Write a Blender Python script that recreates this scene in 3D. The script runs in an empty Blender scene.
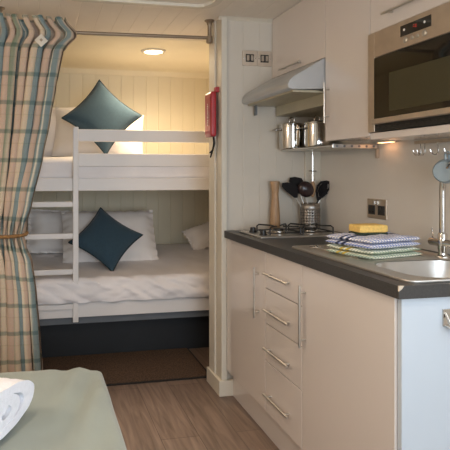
import bpy, bmesh, math, random
from mathutils import Vector, Matrix, noise
random.seed(7)
PI = math.pi
S = bpy.context.scene
C = S.collection

# ---------------------------------------------------------------- camera, world, light, exposure
cd = bpy.data.cameras.new('camera'); cam = bpy.data.objects.new('camera', cd); C.objects.link(cam)
cam.location = (0, 0, 1.22)
cam.rotation_euler = (PI/2, 0, math.radians(-11.97))
cd.sensor_width = 36; cd.lens = 43.2
cd.shift_x = 0.1567; cd.shift_y = -0.1178
cd.clip_start = 0.05
S.camera = cam
S.view_settings.view_transform = 'Standard'; S.view_settings.look = 'None'
S.view_settings.gamma = 1; S.view_settings.use_curve_mapping = False
S.view_settings.exposure = 0.74
w = bpy.data.worlds.new('world'); S.world = w; w.use_nodes = True
w.node_tree.nodes['Background'].inputs[0].default_value = (0.62, 0.78, 1.0, 1)
w.node_tree.nodes['Background'].inputs[1].default_value = 1.0

def area(name, loc, target, sx, sy, power, col):
    l = bpy.data.lights.new(name, 'AREA'); l.shape = 'RECTANGLE'; l.size = sx; l.size_y = sy
    l.energy = power; l.color = col
    o = bpy.data.objects.new(name, l); C.objects.link(o); o.location = loc
    o.rotation_euler = (Vector(target)-Vector(loc)).to_track_quat('-Z', 'Y').to_euler()
    return o
area('daylight_back_window', (0.45, -1.5, 1.25), (0.45, 1, 1.15), 1.5, 1.1, 30, (0.80, 0.90, 1.0))
area('daylight_side_window', (1.5, 0.45, 1.4), (0, 0.8, 0.9), 0.9, 0.8, 5, (0.75, 0.87, 1.0))

# ---------------------------------------------------------------- materials
def hexc(h):
    r = [int(h[i:i+2], 16)/255 for i in (0, 2, 4)]
    return tuple((c/12.92 if c <= .04045 else ((c+.055)/1.055)**2.4) for c in r) + (1,)
def mat(name, h, rough=.5, metal=0, var=.06, scale=12, bump=0, bscale=200, coat=0, stretch=(1, 1, 1), emit=None, es=0, sheen=0, trans=0, spec=None):
    m = bpy.data.materials.new(name); m.use_nodes = True
    nt = m.node_tree; N = nt.nodes; L = nt.links; b = N['Principled BSDF']
    b.inputs['Roughness'].default_value = rough; b.inputs['Metallic'].default_value = metal
    b.inputs['Coat Weight'].default_value = coat; b.inputs['Sheen Weight'].default_value = sheen
    b.inputs['Transmission Weight'].default_value = trans
    if spec is not None: b.inputs['Specular IOR Level'].default_value = spec
    c = hexc(h)
    tc = N.new('ShaderNodeTexCoord'); mp = N.new('ShaderNodeMapping'); mp.inputs['Scale'].default_value = stretch
    L.new(tc.outputs['Object'], mp.inputs[0])
    n = N.new('ShaderNodeTexNoise'); n.inputs['Scale'].default_value = scale; n.inputs['Detail'].default_value = 4
    L.new(mp.outputs[0], n.inputs['Vector'])
    r = N.new('ShaderNodeValToRGB'); r.color_ramp.elements[0].position = .3; r.color_ramp.elements[1].position = .7
    r.color_ramp.elements[0].color = tuple(max(0, x*(1-var)) for x in c[:3])+(1,)
    r.color_ramp.elements[1].color = tuple(min(1, x*(1+var)) for x in c[:3])+(1,)
    L.new(n.outputs['Fac'], r.inputs[0]); L.new(r.outputs[0], b.inputs['Base Color'])
    if bump:
        n2 = N.new('ShaderNodeTexNoise'); n2.inputs['Scale'].default_value = bscale; L.new(mp.outputs[0], n2.inputs['Vector'])
        bp = N.new('ShaderNodeBump'); bp.inputs['Strength'].default_value = bump; bp.inputs['Distance'].default_value = .003
        L.new(n2.outputs['Fac'], bp.inputs['Height']); L.new(bp.outputs[0], b.inputs['Normal'])
    if emit:
        b.inputs['Emission Color'].default_value = hexc(emit); b.inputs['Emission Strength'].default_value = es
    return m
M = dict(
 board=mat('painted_board', 'CAC1B3', .55, var=.03, scale=3),
 bunkboard=mat('cream_painted_board', 'E2D8BE', .6, var=.03, scale=3),
 ceil=mat('ceiling_board', 'E4DACC', .6, var=.03, scale=3),
 wall=mat('splashback_wall', 'D9D3CA', .3, var=.02, scale=2),
 trim=mat('white_trim', 'D0C8B8', .45, var=.02),
 bunk=mat('white_bunk_paint', 'E8E3DF', .45, var=.02, scale=4),
 gloss=mat('cream_gloss_door', 'D6CCC4', .16, var=.01, scale=2, coat=.3),
 endp=mat('white_end_panel', 'C0C8CF', .4, var=.01, scale=2),
 worktop=mat('dark_grey_worktop', '3B3937', .42, var=.22, scale=160, bump=.05, bscale=300),
 core=mat('chipped_core', 'C9B9A4', .8),
 steel=mat('brushed_steel', 'CFCAC2', .34, 1, var=.05, scale=20, stretch=(1, 30, 1)),
 sinksteel=mat('sink_steel', 'C6C3BE', .34, 1, var=.04, scale=20),
 satin=mat('satin_steel', 'CABBA9', .48, 1, var=.05, scale=30),
 chrome=mat('chrome', 'D0CCC6', .09, 1, var=.02),
 black=mat('black_enamel', '1A1918', .35, var=.1),
 blackglass=mat('black_glass', '0D0D0B', .06, var=.1, coat=.5),
 olive=mat('oven_screen', '3A351F', .35, var=.08, scale=300),
 grey=mat('grey_plastic', '6A6E72', .5),
 hoodm=mat('hood_silver', 'BFC1C2', .36, .6, var=.03),
 hoodun=mat('hood_underside', 'B9B19A', .4, .4, var=.05),
 mill=mat('beech_wood', 'A58463', .45, var=.18, scale=14, stretch=(6, 6, .7)),
 utensil=mat('black_nylon', '161313', .6, var=.1, spec=.15),
 utenbrown=mat('brown_nylon', '2E2122', .25, var=.1),
 teal=mat('teal_cushion_cloth', '304958', .9, var=.08, scale=60, bump=.3, bscale=500, sheen=.2),
 tealpipe=mat('teal_piping', '1A2C33', .9),
 linen=mat('white_bed_linen', 'F0EBEA', .9, var=.03, scale=8, bump=.15, bscale=60),
 pillow=mat('white_pillow_cotton', 'F3EDE8', .9, var=.03, scale=8, bump=.15, bscale=60),
 sage=mat('sage_green_bedspread', '858E86', .85, var=.06, scale=5, bump=.2, bscale=400, sheen=.25),
 towel=mat('white_terry_towel', 'E8EAF2', 1, var=.04, scale=90, bump=1, bscale=260, sheen=.3),
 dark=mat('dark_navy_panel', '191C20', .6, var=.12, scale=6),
 coir=mat('brown_coir_mat', '55402F', 1, var=.6, scale=120, bump=1, bscale=250),
 coiredge=mat('dark_mat_edging', '1E1A18', .9),
 red=mat('red_pouch_plastic', 'A5242C', .35, var=.06, coat=.2),
 strap=mat('black_strap', '121212', .8),
 white=mat('white_print', 'E8E4DC', .6),
 ropem=mat('brown_tieback_rope', '7E5C36', .9, var=.3, scale=80, stretch=(1, 1, 3)),
 bronze=mat('brushed_bronze_rod', '8F7F6C', .4, .7, var=.05),
 sponge=mat('yellow_sponge_foam', 'E8C06C', .95, var=.12, scale=120, bump=.8, bscale=300),
 scour=mat('dark_green_scourer', '2D3A2C', 1, var=.2, scale=200, bump=.8),
 mug=mat('blue_grey_mug_glaze', '8E9CA2', .3, var=.04, coat=.4),
 lamp=mat('lamp_lens', 'FFF2D8', .4, emit='FFE6B8', es=14),
 redled=mat('red_display_segments', '701010', .4, emit='FF4030', es=.12),
 brooch=mat('pearl_ornament', 'C9C0B0', .3, .2),
)
def glassmat():
    m = bpy.data.materials.new('window_glass'); m.use_nodes = True
    b = m.node_tree.nodes['Principled BSDF']; b.inputs['Transmission Weight'].default_value = 1
    b.inputs['Roughness'].default_value = 0; b.inputs['IOR'].default_value = 1.1
    return m
M['glass'] = glassmat()

def floor_mat():
    m = bpy.data.materials.new('wood_plank_floor'); m.use_nodes = True
    nt = m.node_tree; N = nt.nodes; L = nt.links; b = N['Principled BSDF']
    tc = N.new('ShaderNodeTexCoord')
    mp = N.new('ShaderNodeMapping'); mp.inputs['Rotation'].default_value = (0, 0, PI/2); L.new(tc.outputs['Object'], mp.inputs[0])
    br = N.new('ShaderNodeTexBrick'); L.new(mp.outputs[0], br.inputs[0])
    br.inputs['Color1'].default_value = hexc('8A776A'); br.inputs['Color2'].default_value = hexc('7A685C')
    br.inputs['Mortar'].default_value = hexc('54473E'); br.inputs['Scale'].default_value = 1
    br.inputs['Mortar Size'].default_value = .0015; br.inputs['Brick Width'].default_value = 1.2; br.inputs['Row Height'].default_value = .18
    mp2 = N.new('ShaderNodeMapping'); mp2.inputs['Scale'].default_value = (26, 2.2, 1); L.new(tc.outputs['Object'], mp2.inputs[0])
    n = N.new('ShaderNodeTexNoise'); n.inputs['Scale'].default_value = 1.2; n.inputs['Detail'].default_value = 8; n.inputs['Distortion'].default_value = 1.2
    L.new(mp2.outputs[0], n.inputs['Vector'])
    r = N.new('ShaderNodeValToRGB'); r.color_ramp.elements[0].color = (.62, .58, .55, 1); r.color_ramp.elements[1].color = (1.25, 1.22, 1.2, 1)
    r.color_ramp.elements[0].position = .3; r.color_ramp.elements[1].position = .72
    L.new(n.outputs['Fac'], r.inputs[0])
    mx = N.new('ShaderNodeMix'); mx.data_type = 'RGBA'; mx.blend_type = 'MULTIPLY'; mx.inputs[0].default_value = 1
    L.new(br.outputs[0], mx.inputs[6]); L.new(r.outputs[0], mx.inputs[7]); L.new(mx.outputs[2], b.inputs['Base Color'])
    b.inputs['Roughness'].default_value = .42
    return m
M['floor'] = floor_mat()

def stripes(N, L, src, per, bands):
    """src: scalar socket in metres; bands: [(pos0,pos1,color)] within the period, returns colour/fac ramp"""
    md = N.new('ShaderNodeMath'); md.operation = 'DIVIDE'; md.inputs[1].default_value = per; L.new(src, md.inputs[0])
    fr = N.new('ShaderNodeMath'); fr.operation = 'FRACT'; L.new(md.outputs[0], fr.inputs[0])
    r = N.new('ShaderNodeValToRGB'); cr = r.color_ramp; cr.interpolation = 'LINEAR'
    cr.elements[0].position = 0; cr.elements[0].color = bands[0][1]
    cr.elements[1].position = 1; cr.elements[1].color = bands[-1][1]
    for p, c in bands[1:-1]:
        e = cr.elements.new(p); e.color = c
    L.new(fr.outputs[0], r.inputs[0]); return r.outputs[0]
def plaid_mat():
    m = bpy.data.materials.new('plaid_curtain_cloth'); m.use_nodes = True
    nt = m.node_tree; N = nt.nodes; L = nt.links; b = N['Principled BSDF']
    uv = N.new('ShaderNodeUVMap'); uv.uv_map = 'UVMap'; sp = N.new('ShaderNodeSeparateXYZ'); L.new(uv.outputs[0], sp.inputs[0])
    base = hexc('B8A68F'); pink = hexc('B09885'); teal = hexc('727F7E'); dk = hexc('777C69'); lt = hexc('C8BCA6')
    v = stripes(N, L, sp.outputs[0], .30, [(0, base), (.10, base), (.13, teal), (.20, teal), (.22, lt), (.25, teal), (.34, teal), (.37, base), (.52, pink), (.60, pink), (.63, lt), (.66, pink), (.80, pink), (.84, dk), (.88, dk), (.91, base), (1, base)])
    h = stripes(N, L, sp.outputs[1], .145, [(0, (1, 1, 1, 1)), (.35, (1, 1, 1, 1)), (.38, (1.0, 1.0, .95, 1)), (.41, (.86, .88, .86, 1)), (.44, (1, 1, 1, 1)), (.74, (1, 1, 1, 1)), (.76, (.55, .66, .66, 1)), (.87, (.48, .60, .63, 1)), (.90, (.75, .82, .80, 1)), (.92, (1, 1, 1, 1)), (1, (1, 1, 1, 1))])
    mx = N.new('ShaderNodeMix'); mx.data_type = 'RGBA'; mx.blend_type = 'MULTIPLY'; mx.inputs[0].default_value = 1
    L.new(v, mx.inputs[6]); L.new(h, mx.inputs[7])
    n = N.new('ShaderNodeTexNoise'); n.inputs['Scale'].default_value = 260
    mx2 = N.new('ShaderNodeMix'); mx2.data_type = 'RGBA'; mx2.blend_type = 'OVERLAY'; mx2.inputs[0].default_value = .25
    L.new(mx.outputs[2], mx2.inputs[6]); L.new(n.outputs['Color'], mx2.inputs[7]); L.new(mx2.outputs[2], b.inputs['Base Color'])
    b.inputs['Roughness'].default_value = .95
    return m
M['plaid'] = plaid_mat()
def check_mat(name, base, line, line2, band, per=.014):
    m = bpy.data.materials.new(name); m.use_nodes = True
    nt = m.node_tree; N = nt.nodes; L = nt.links; b = N['Principled BSDF']
    uv = N.new('ShaderNodeUVMap'); uv.uv_map = 'UVMap'; sp = N.new('ShaderNodeSeparateXYZ'); L.new(uv.outputs[0], sp.inputs[0])
    B = hexc(base)
    a = stripes(N, L, sp.outputs[0], per, [(0, B), (.5, B), (.6, hexc(line)), (.85, hexc(line)), (1, B)])
    c = stripes(N, L, sp.outputs[1], per, [(0, (1,1,1,1)), (.5, (1,1,1,1)), (.58, hexc(line2)), (.9, hexc(line2)), (1, (1,1,1,1))])
    mx = N.new('ShaderNodeMix'); mx.data_type = 'RGBA'; mx.blend_type = 'MULTIPLY'; mx.inputs[0].default_value = 1
    L.new(a, mx.inputs[6]); L.new(c, mx.inputs[7])
    # woven border bands across the towel
    K = hexc(band); Z = (0, 0, 0, 1); O = (1, 1, 1, 1)
    f = stripes(N, L, sp.outputs[1], .5, [(0, Z), (.045, Z), (.050, O), (.072, O), (.077, Z), (.105, Z), (.110, O), (.132, O), (.137, Z), (1, Z)])
    m3 = N.new('ShaderNodeMix'); m3.data_type = 'RGBA'; L.new(f, m3.inputs[0]); L.new(mx.outputs[2], m3.inputs[6]); m3.inputs[7].default_value = K
    L.new(m3.outputs[2], b.inputs['Base Color']); b.inputs['Roughness'].default_value = .95
    return m
M['tt_blue'] = check_mat('blue_check_cotton', 'F6F2EC', '98A4CE', 'AAB4DA', '20263F')
M['tt_green'] = check_mat('green_check_cotton', 'F0EDDC', 'AFC0B4', 'B8C8B8', 'D2B348')

# ---------------------------------------------------------------- helpers
def org(p):
    return Vector(p['_o']) if p else Vector((0, 0, 0))
def obj(name, bm, m, parent=None, smooth=False, bevel=0, seg=2, sub=0, loc=None, solid=0):
    """links bm (world coordinates) as one mesh object; its origin sits at the parent's origin or loc"""
    o0 = Vector(loc) if loc is not None else (org(parent) if parent else Vector((0, 0, 0)))
    bmesh.ops.recalc_face_normals(bm, faces=bm.faces)
    me = bpy.data.meshes.new(name); bmesh.ops.translate(bm, verts=bm.verts, vec=-o0)
    bm.to_mesh(me); bm.free()
    me.materials.append(m)
    o = bpy.data.objects.new(name, me); C.objects.link(o)
    o['_o'] = tuple(o0)
    if parent: o.parent = parent; o.location = o0 - org(parent)
    else: o.location = o0
    if smooth:
        for p in me.polygons: p.use_smooth = True
        try:
            me.set_sharp_from_angle(angle=math.radians(40))
        except Exception: pass
    if solid:
        md = o.modifiers.new('solid', 'SOLIDIFY'); md.thickness = solid; md.offset = 0
    if bevel:
        md = o.modifiers.new('bevel', 'BEVEL'); md.width = bevel; md.segments = seg; md.limit_method = 'ANGLE'
    if sub:
        md = o.modifiers.new('sub', 'SUBSURF'); md.levels = sub; md.render_levels = sub
    return o
def tag(o, label, cat, group=None):
    o['label'] = label; o['category'] = cat
    if group: o['group'] = group
    return o
def thing(name, label, cat, loc, group=None):
    o = bpy.data.objects.new(name, None); C.objects.link(o); o.location = loc; o['_o'] = tuple(loc)
    return tag(o, label, cat, group)
def struct(name, bm, m, **k):
    o = obj(name, bm, m, **k); o['kind'] = 'structure'; return o
def nb(): return bmesh.new()
def box(bm, x0, x1, y0, y1, z0, z1):
    v = [bm.verts.new((x, y, z)) for x in (x0, x1) for y in (y0, y1) for z in (z0, z1)]
    for f in ((0,1,3,2),(4,6,7,5),(0,4,5,1),(2,3,7,6),(0,2,6,4),(1,5,7,3)): bm.faces.new([v[i] for i in f])
    return bm
def bx(*a): return box(nb(), *a)
def frame_axes(d):
    d = d.normalized(); u = d.cross(Vector((0, 0, 1)))
    if u.length < 1e-3: u = d.cross(Vector((0, 1, 0)))
    u.normalize(); return u, d.cross(u).normalized()
def tube(bm, pts, r, seg=10, caps=True):
    pts = [Vector(p) for p in pts]; n = len(pts); rr = r if isinstance(r, (list, tuple)) else [r]*n
    rings = []; u = None
    for i, p in enumerate(pts):
        d = (pts[min(i+1, n-1)] - pts[max(i-1, 0)]).normalized()
        if u is None: u, v = frame_axes(d)
        else:
            u = (u - d*u.dot(d)).normalized(); v = d.cross(u).normalized()
        rings.append([bm.verts.new(p + (u*math.cos(2*PI*k/seg)+v*math.sin(2*PI*k/seg))*rr[i]) for k in range(seg)])
    for a, b in zip(rings, rings[1:]):
        for k in range(seg): bm.faces.new((a[k], a[(k+1)%seg], b[(k+1)%seg], b[k]))
    if caps: bm.faces.new(rings[0][::-1]); bm.faces.new(rings[-1])
    return bm
def lathe(bm, prof, c, seg=32, axis=None, caps=True):
    """prof: (radius, height) list about a vertical axis at c (or along axis)"""
    c = Vector(c); d = Vector(axis).normalized() if axis is not None else Vector((0, 0, 1))
    if axis is None: u, v = Vector((1, 0, 0)), Vector((0, 1, 0))
    else: u, v = frame_axes(d)
    rings = []
    for r, h in prof:
        rings.append([bm.verts.new(c + d*h + (u*math.cos(2*PI*k/seg)+v*math.sin(2*PI*k/seg))*max(r, 1e-5)) for k in range(seg)])
    for a, b in zip(rings, rings[1:]):
        for k in range(seg): bm.faces.new((a[k], a[(k+1)%seg], b[(k+1)%seg], b[k]))
    if caps: bm.faces.new(rings[0][::-1]); bm.faces.new(rings[-1])
    return bm
def poly_prism(bm, pts, ext):
    """closed polygon of 3D pts extruded by vector ext"""
    e = Vector(ext); a = [bm.verts.new(p) for p in pts]; b = [bm.verts.new(Vector(p)+e) for p in pts]; n = len(a)
    bm.faces.new(a); bm.faces.new(b[::-1])
    for i in range(n): bm.faces.new((a[i], b[i], b[(i+1)%n], a[(i+1)%n]))
    return bm
def groove_profile(a0, a1, w, g=.005, d=.0018, off=.0):
    """list of (coordinate along, depth) for boards of width w between a0 and a1"""
    out = [(a0, 0)]; x = a0 + off
    while x < a1-.02:
        if x > a0+.02: out += [(x-g/2, 0), (x, d), (x+g/2, 0)]
        x += w
    out.append((a1, 0)); return out
def soft_box(x0, x1, y0, y1, z0, z1, r, amp=.0, sc=6, cuts=30, seed=0, stretch=(1, 1, 1)):
    bm = nb(); bmesh.ops.create_cube(bm, size=1)
    bmesh.ops.subdivide_edges(bm, edges=bm.edges[:], cuts=cuts, use_grid_fill=True)
    c = Vector(((x0+x1)/2, (y0+y1)/2, (z0+z1)/2)); h = Vector(((x1-x0)/2, (y1-y0)/2, (z1-z0)/2))
    rr = min(r, h.x, h.y, h.z)
    for v in bm.verts:
        p = Vector((v.co.x*2*h.x, v.co.y*2*h.y, v.co.z*2*h.z))
        q = Vector([max(-(h[i]-rr), min(h[i]-rr, p[i])) for i in range(3)])
        d = p-q
        nn = d.normalized() if d.length > 1e-6 else Vector((0, 0, 0))
        p = q + nn*min(rr, d.length if d.length < rr else rr)
        if amp:
            wp = p + c + Vector((seed*3.1, seed*7.7, seed)); wp = Vector((wp.x*stretch[0], wp.y*stretch[1], wp.z*stretch[2]))
            k = noise.noise(wp*sc)*.7 + noise.noise(wp*sc*2.3)*.35
            p += nn*amp*k
        v.co = p + c
    return bm
def pillow(wd, ht, th, mtx, pinch=.07, n=26, wr=.006, seed=0, flange=0, power=2.2, m_soft=False):
    """cushion in its own XZ plane facing -Y, then moved by mtx"""
    bm = nb(); G = {}
    for side in (-1, 1):
        for i in range(n+1):
            for j in range(n+1):
                s = i/n*2-1; t = j/n*2-1
                edge = i in (0, n) or j in (0, n)
                if edge and side == 1: G[side, i, j] = G[-1, i, j]; continue
                s_, t_ = s, t
                if flange:
                    k = 1-flange; a = max(0, 1-(abs(s)/k)**2.4)*max(0, 1-(abs(t)/k)**2.4) if abs(s) < k and abs(t) < k else 0
                else: a = (1-abs(s)**power)*(1-abs(t)**power)
                x = s*wd/2*(1-pinch*(1-t*t)); z = t*ht/2*(1-pinch*(1-s*s))
                y = side*th/2*(a**.5) + side*.002 + (.012*math.sin(s*26+t*5)*abs(t)**8 + .012*math.sin(t*22)*abs(s)**8 if flange else 0)
                nz = noise.noise(Vector((x*9+seed, z*9, side*2.)))
                y += nz*wr*(2.2 if m_soft else 1)*(1 if a > 0 else .5)
                G[side, i, j] = bm.verts.new(mtx @ Vector((x, y, z)))
    for side in (-1, 1):
        for i in range(n):
            for j in range(n):
                try: bm.faces.new((G[side,i,j], G[side,i+1,j], G[side,i+1,j+1], G[side,i,j+1]))
                except ValueError: pass
    return bm
def pillow_outline(wd, ht, mtx, pinch, n=24):
    pts = []
    def P(s, t): return mtx @ Vector((s*wd/2*(1-pinch*(1-t*t)), 0, t*ht/2*(1-pinch*(1-s*s))))
    for k in range(n): pts.append(P(k/n*2-1, -1))
    for k in range(n): pts.append(P(1, k/n*2-1))
    for k in range(n): pts.append(P(1-k/n*2, 1))
    for k in range(n+1): pts.append(P(-1, 1-k/n*2))
    return pts
def bar_handle(parent, p0, p1, out, r=.005, stand=.025, inset=.03, m='steel'):
    """straight bar on two stand-offs; out = unit direction away from the door"""
    p0, p1, out = Vector(p0), Vector(p1), Vector(out); d = (p1-p0).normalized(); bm = nb()
    tube(bm, [p0+out*stand, p1+out*stand], r, 12)
    for q in (p0+d*inset, p1-d*inset): tube(bm, [q, q+out*stand], r*.8, 10)
    return obj('handle', bm, M[m], parent, smooth=True)

# ================================================================ STRUCTURE
CZ = 2.07
struct('floor', bx(-1.4, 1.7, -1.7, 4.6, -.05, 0), M['floor'])
# ceiling: grooved boards over the main room, plain panel over the bunks
pr = groove_profile(-1.4, 1.7, .105, off=.03)
bm = nb(); poly_prism(bm, [(x, -1.7, CZ+d) for x, d in pr] + [(1.7, -1.7, CZ+.06), (-1.4, -1.7, CZ+.06)], (0, 5.05, 0))
struct('ceiling', bm, M['ceil'])
struct('ceiling', bx(-1.4, 1.7, 3.35, 4.6, CZ-.004, CZ+.06), M['bunkboard'])
# right (kitchen) wall with a side window
bm = nb(); X0, X1 = 1.56, 1.66
box(bm, X0, X1, -1.6, 0.0, 0, CZ); box(bm, X0, X1, .9, 4.55, 0, CZ); box(bm, X0, X1, 0, .9, 0, 1.0); box(bm, X0, X1, 0, .9, 1.85, CZ)
struct('wall_right', bm, M['wall'])
wi = struct('window_1', bx(1.60, 1.606, 0, .9, 1.0, 1.85), M['glass'])
bm = nb()
for a in ((0, .03, 1.0, 1.85), (.87, .9, 1.0, 1.85), (.03, .87, 1.0, 1.03), (.03, .87, 1.82, 1.85)): box(bm, 1.565, 1.64, a[0], a[1], a[2], a[3])
obj('window_frame', bm, M['trim'], wi)
# rear wall with a wide window
bm = nb(); box(bm, -1.3, -.4, -1.7, -1.6, 0, CZ); box(bm, 1.3, 1.56, -1.7, -1.6, 0, CZ); box(bm, -.4, 1.3, -1.7, -1.6, 0, .6); box(bm, -.4, 1.3, -1.7, -1.6, 1.9, CZ)
struct('wall_rear', bm, M['board'])
wi = struct('window_2', bx(-.4, 1.3, -1.655, -1.65, .6, 1.9), M['glass'])
bm = nb()
for a in ((-.4, -.36, .6, 1.9), (1.26, 1.3, .6, 1.9), (-.36, 1.26, .6, .64), (-.36, 1.26, 1.86, 1.9), (.43, .47, .64, 1.86)): box(bm, a[0], a[1], -1.68, -1.62, a[2], a[3])
obj('window_frame', bm, M['trim'], wi)
pr = groove_profile(-1.6, 4.5, .105)
bm = nb(); poly_prism(bm, [(-1.3-d, y, 0) for y, d in pr] + [(-1.4, 4.5, 0), (-1.4, -1.6, 0)], (0, 0, CZ))
struct('wall_left', bm, M['board'])
# bunk room back wall
pr = groove_profile(-1.3, 1.56, .106, off=.05, g=.006, d=.0035)
bm = nb(); poly_prism(bm, [(x, 4.45+d, 0) for x, d in pr] + [(1.56, 4.55, 0), (-1.3, 4.55, 0)], (0, 0, CZ))
struct('wall_back', bm, M['bunkboard'])
struct('trim_1', poly_prism(nb(), [(-1.3, 4.45, CZ-.045), (-1.3, 4.45, CZ), (-1.3, 4.39, CZ), (-1.3, 4.42, CZ-.012), (-1.3, 4.438, CZ-.045)], (2.86, 0, 0)), M['bunkboard'])
pr = groove_profile(3.0, 4.45, .106)
bm = nb(); poly_prism(bm, [(-.42-d, y, 0) for y, d in pr] + [(-.5, 4.45, 0), (-.5, 3.0, 0)], (0, 0, CZ))
struct('wall_bunk_left', bm, M['bunkboard'])
# partition between rooms: right stub and left part, grooved boards on the kitchen side
pr = groove_profile(.995, 1.56, .098, off=.005, g=.004, d=.0018)
bm = nb(); poly_prism(bm, [(x, 2.82+d, 0) for x, d in pr] + [(1.56, 3.0, 0), (.981, 3.0, 0), (.981, 2.82, 0)], (0, 0, CZ))
struct('wall_partition', bm, M['board'])
pr = groove_profile(-1.3, -.33, .098)
bm = nb(); poly_prism(bm, [(x, 2.82+d, 0) for x, d in pr] + [(-.33, 3.0, 0), (-1.3, 3.0, 0)], (0, 0, CZ))
struct('wall_partition_left', bm, M['board'])
# jamb lining and architrave round the bunk opening
bm = nb(); box(bm, .969, .981, 2.815, 3.005, 0, CZ); box(bm, .969, 1.0, 2.806, 2.82, 0, CZ); box(bm, .960, .969, 2.9, 3.0, 0, CZ)
struct('trim_2', bm, M['trim'], bevel=.002)
bm = nb(); box(bm, .951, .969, 2.80, 3.02, 0, .085); box(bm, .951, 1.045, 2.79, 2.806, 0, .085)
struct('baseboard_partition', bm, M['trim'], bevel=.003)
# small corner box trim and ceiling coving
struct('trim_3', bx(1.465, 1.56, 2.803, 2.82, .9, 1.5), M['trim'], bevel=.002)
struct('trim_4', poly_prism(nb(), [(.955, 2.82, CZ-.018), (.955, 2.82, CZ), (.955, 2.798, CZ), (.955, 2.812, CZ-.01)], (.5, 0, 0)), M['trim'])
# raised ceiling hatch
h = thing('roof_hatch', 'framed beige hatch on the board ceiling in front of the curtain rod', 'hatch', (.5, 2.25, CZ))
hp = [(.15, 2.63), (.78, 2.63), (.835, 2.60), (.86, 2.54), (.86, 1.9), (.15, 1.9)]
hq = [(.19, 2.595), (.77, 2.595), (.80, 2.58), (.825, 2.53), (.825, 1.94), (.19, 1.94)]
bm = nb()
for i in range(6):
    j = (i+1) % 6; poly_prism(bm, [(*hp[i], CZ), (*hp[j], CZ), (*hq[j], CZ), (*hq[i], CZ)], (0, 0, -.026))
bmesh.ops.remove_doubles(bm, verts=bm.verts, dist=1e-5)
obj('frame', bm, M['trim'], h)
obj('panel', poly_prism(nb(), [(x, y, CZ) for x, y in hq], (0, 0, -.012)), M['ceil'], h)

# lights in their fittings
def downlight(x, y, power, col, label, z=CZ, r=.07, cone=150):
    t = thing('ceiling_downlight', label, 'light', (x, y, z))
    obj('trim_ring', lathe(nb(), [(r*.8, 0), (r*1.12, 0), (r*1.12, -.006), (r*.86, -.012), (r*.8, -.006)], (x, y, z), 32, caps=False), M['trim'], t, smooth=True)
    obj('lens', lathe(nb(), [(r*.82, -.002), (r*.82, -.007), (r*.4, -.009)], (x, y, z), 32), M['lamp'], t, smooth=True)
    l = bpy.data.lights.new('downlight_lamp', 'SPOT'); l.energy = power; l.color = col; l.spot_size = math.radians(cone); l.spot_blend = .8; l.shadow_soft_size = .06
    o = bpy.data.objects.new('downlight_lamp', l); C.objects.link(o); o.location = (x, y, z-.03)
    return t
downlight(.775, 3.69, 32, (1.0, .78, .52), 'round glowing ceiling downlight above the upper bunk', z=CZ-.004, r=.078, cone=165)
downlight(-.2, 1.2, 15, (1.0, .80, .64), 'round warm downlight in the board ceiling above the double bed')
downlight(.45, .7, 15, (1.0, .80, .64), 'round warm downlight in the board ceiling near the side window')

wl = thing('added_wall_light', 'added out-of-view wall lamp with pale shade, warm fill from the left wall', 'lamp', (-1.3, 1.5, 1.5))  # unseen fitting, added to bring warm light from the left
obj('back_plate', lathe(nb(), [(.05, 0), (.05, .012), (.03, .018)], (-1.30, 1.5, 1.5), 24, axis=(1, 0, 0)), M['bronze'], wl, smooth=True)
obj('arm', tube(nb(), [(-1.285, 1.5, 1.5), (-1.22, 1.5, 1.5), (-1.20, 1.5, 1.53)], .008, 10), M['bronze'], wl, smooth=True)
obj('lamp_shade', lathe(nb(), [(.085, 0), (.06, .13)], (-1.20, 1.5, 1.50), 28, caps=False), M['linen'], wl, smooth=True, solid=.002)
l = bpy.data.lights.new('added_fill_lamp', 'POINT'); l.energy = 12; l.color = (1.0, .80, .64); l.shadow_soft_size = .07  # added warm fill, belongs to the unseen wall fitting
o = bpy.data.objects.new('added_fill_lamp', l); C.objects.link(o); o.location = (-1.05, 1.5, 1.55)
# ================================================================ BUNK BED
YB = 3.45
bb = thing('bunk_bed', 'white painted built-in bunk bed with ladder behind the plaid curtain', 'bunk bed', (.55, 3.95, 0))
W = M['bunk']
obj('side_board', bx(-.42, 1.56, YB, YB+.03, .298, .40), W, bb, bevel=.003)
obj('side_board', bx(-.42, 1.56, YB, YB+.03, 1.10, 1.18), W, bb, bevel=.003)
obj('bed_base', bx(-.42, 1.56, YB+.03, 4.45, .305, .345), W, bb)
obj('bed_base', bx(-.42, 1.56, YB+.03, 4.45, 1.105, 1.15), W, bb)
obj('guard_rail', bx(.2385, 1.56, YB, YB+.025, 1.255, 1.338), W, bb, bevel=.004)
obj('guard_rail', bx(.2385, 1.56, YB, YB+.025, 1.415, 1.492), W, bb, bevel=.004)
bt = bx(-.42, 1.56, YB+.05, YB+.10, .245, .298); obj('batten', bt, M['grey'], bb)
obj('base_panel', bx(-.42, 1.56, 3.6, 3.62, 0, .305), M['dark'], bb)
lad = obj('ladder', bx(.202, .238, YB-.022, YB, .272, 1.505), W, bb, bevel=.005)
obj('stile', bx(-.20, -.165, YB-.022, YB, .272, 1.2), W, lad, bevel=.005)
for z in (1.0, .80, .575, .355):
    obj('rung', bx(-.165, .202, YB-.02, YB+.004, z, z+.034), W, lad, bevel=.004)

o = obj('mattress', soft_box(-.41, 1.55, YB-.0, 4.44, .40, .53, .045, .012, 5, 46, 1, (1, 1, 1)), M['linen'], smooth=True, loc=(.55, 3.95, .40))
tag(o, 'white sheeted mattress of the lower bunk under the large pillow', 'mattress')
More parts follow.
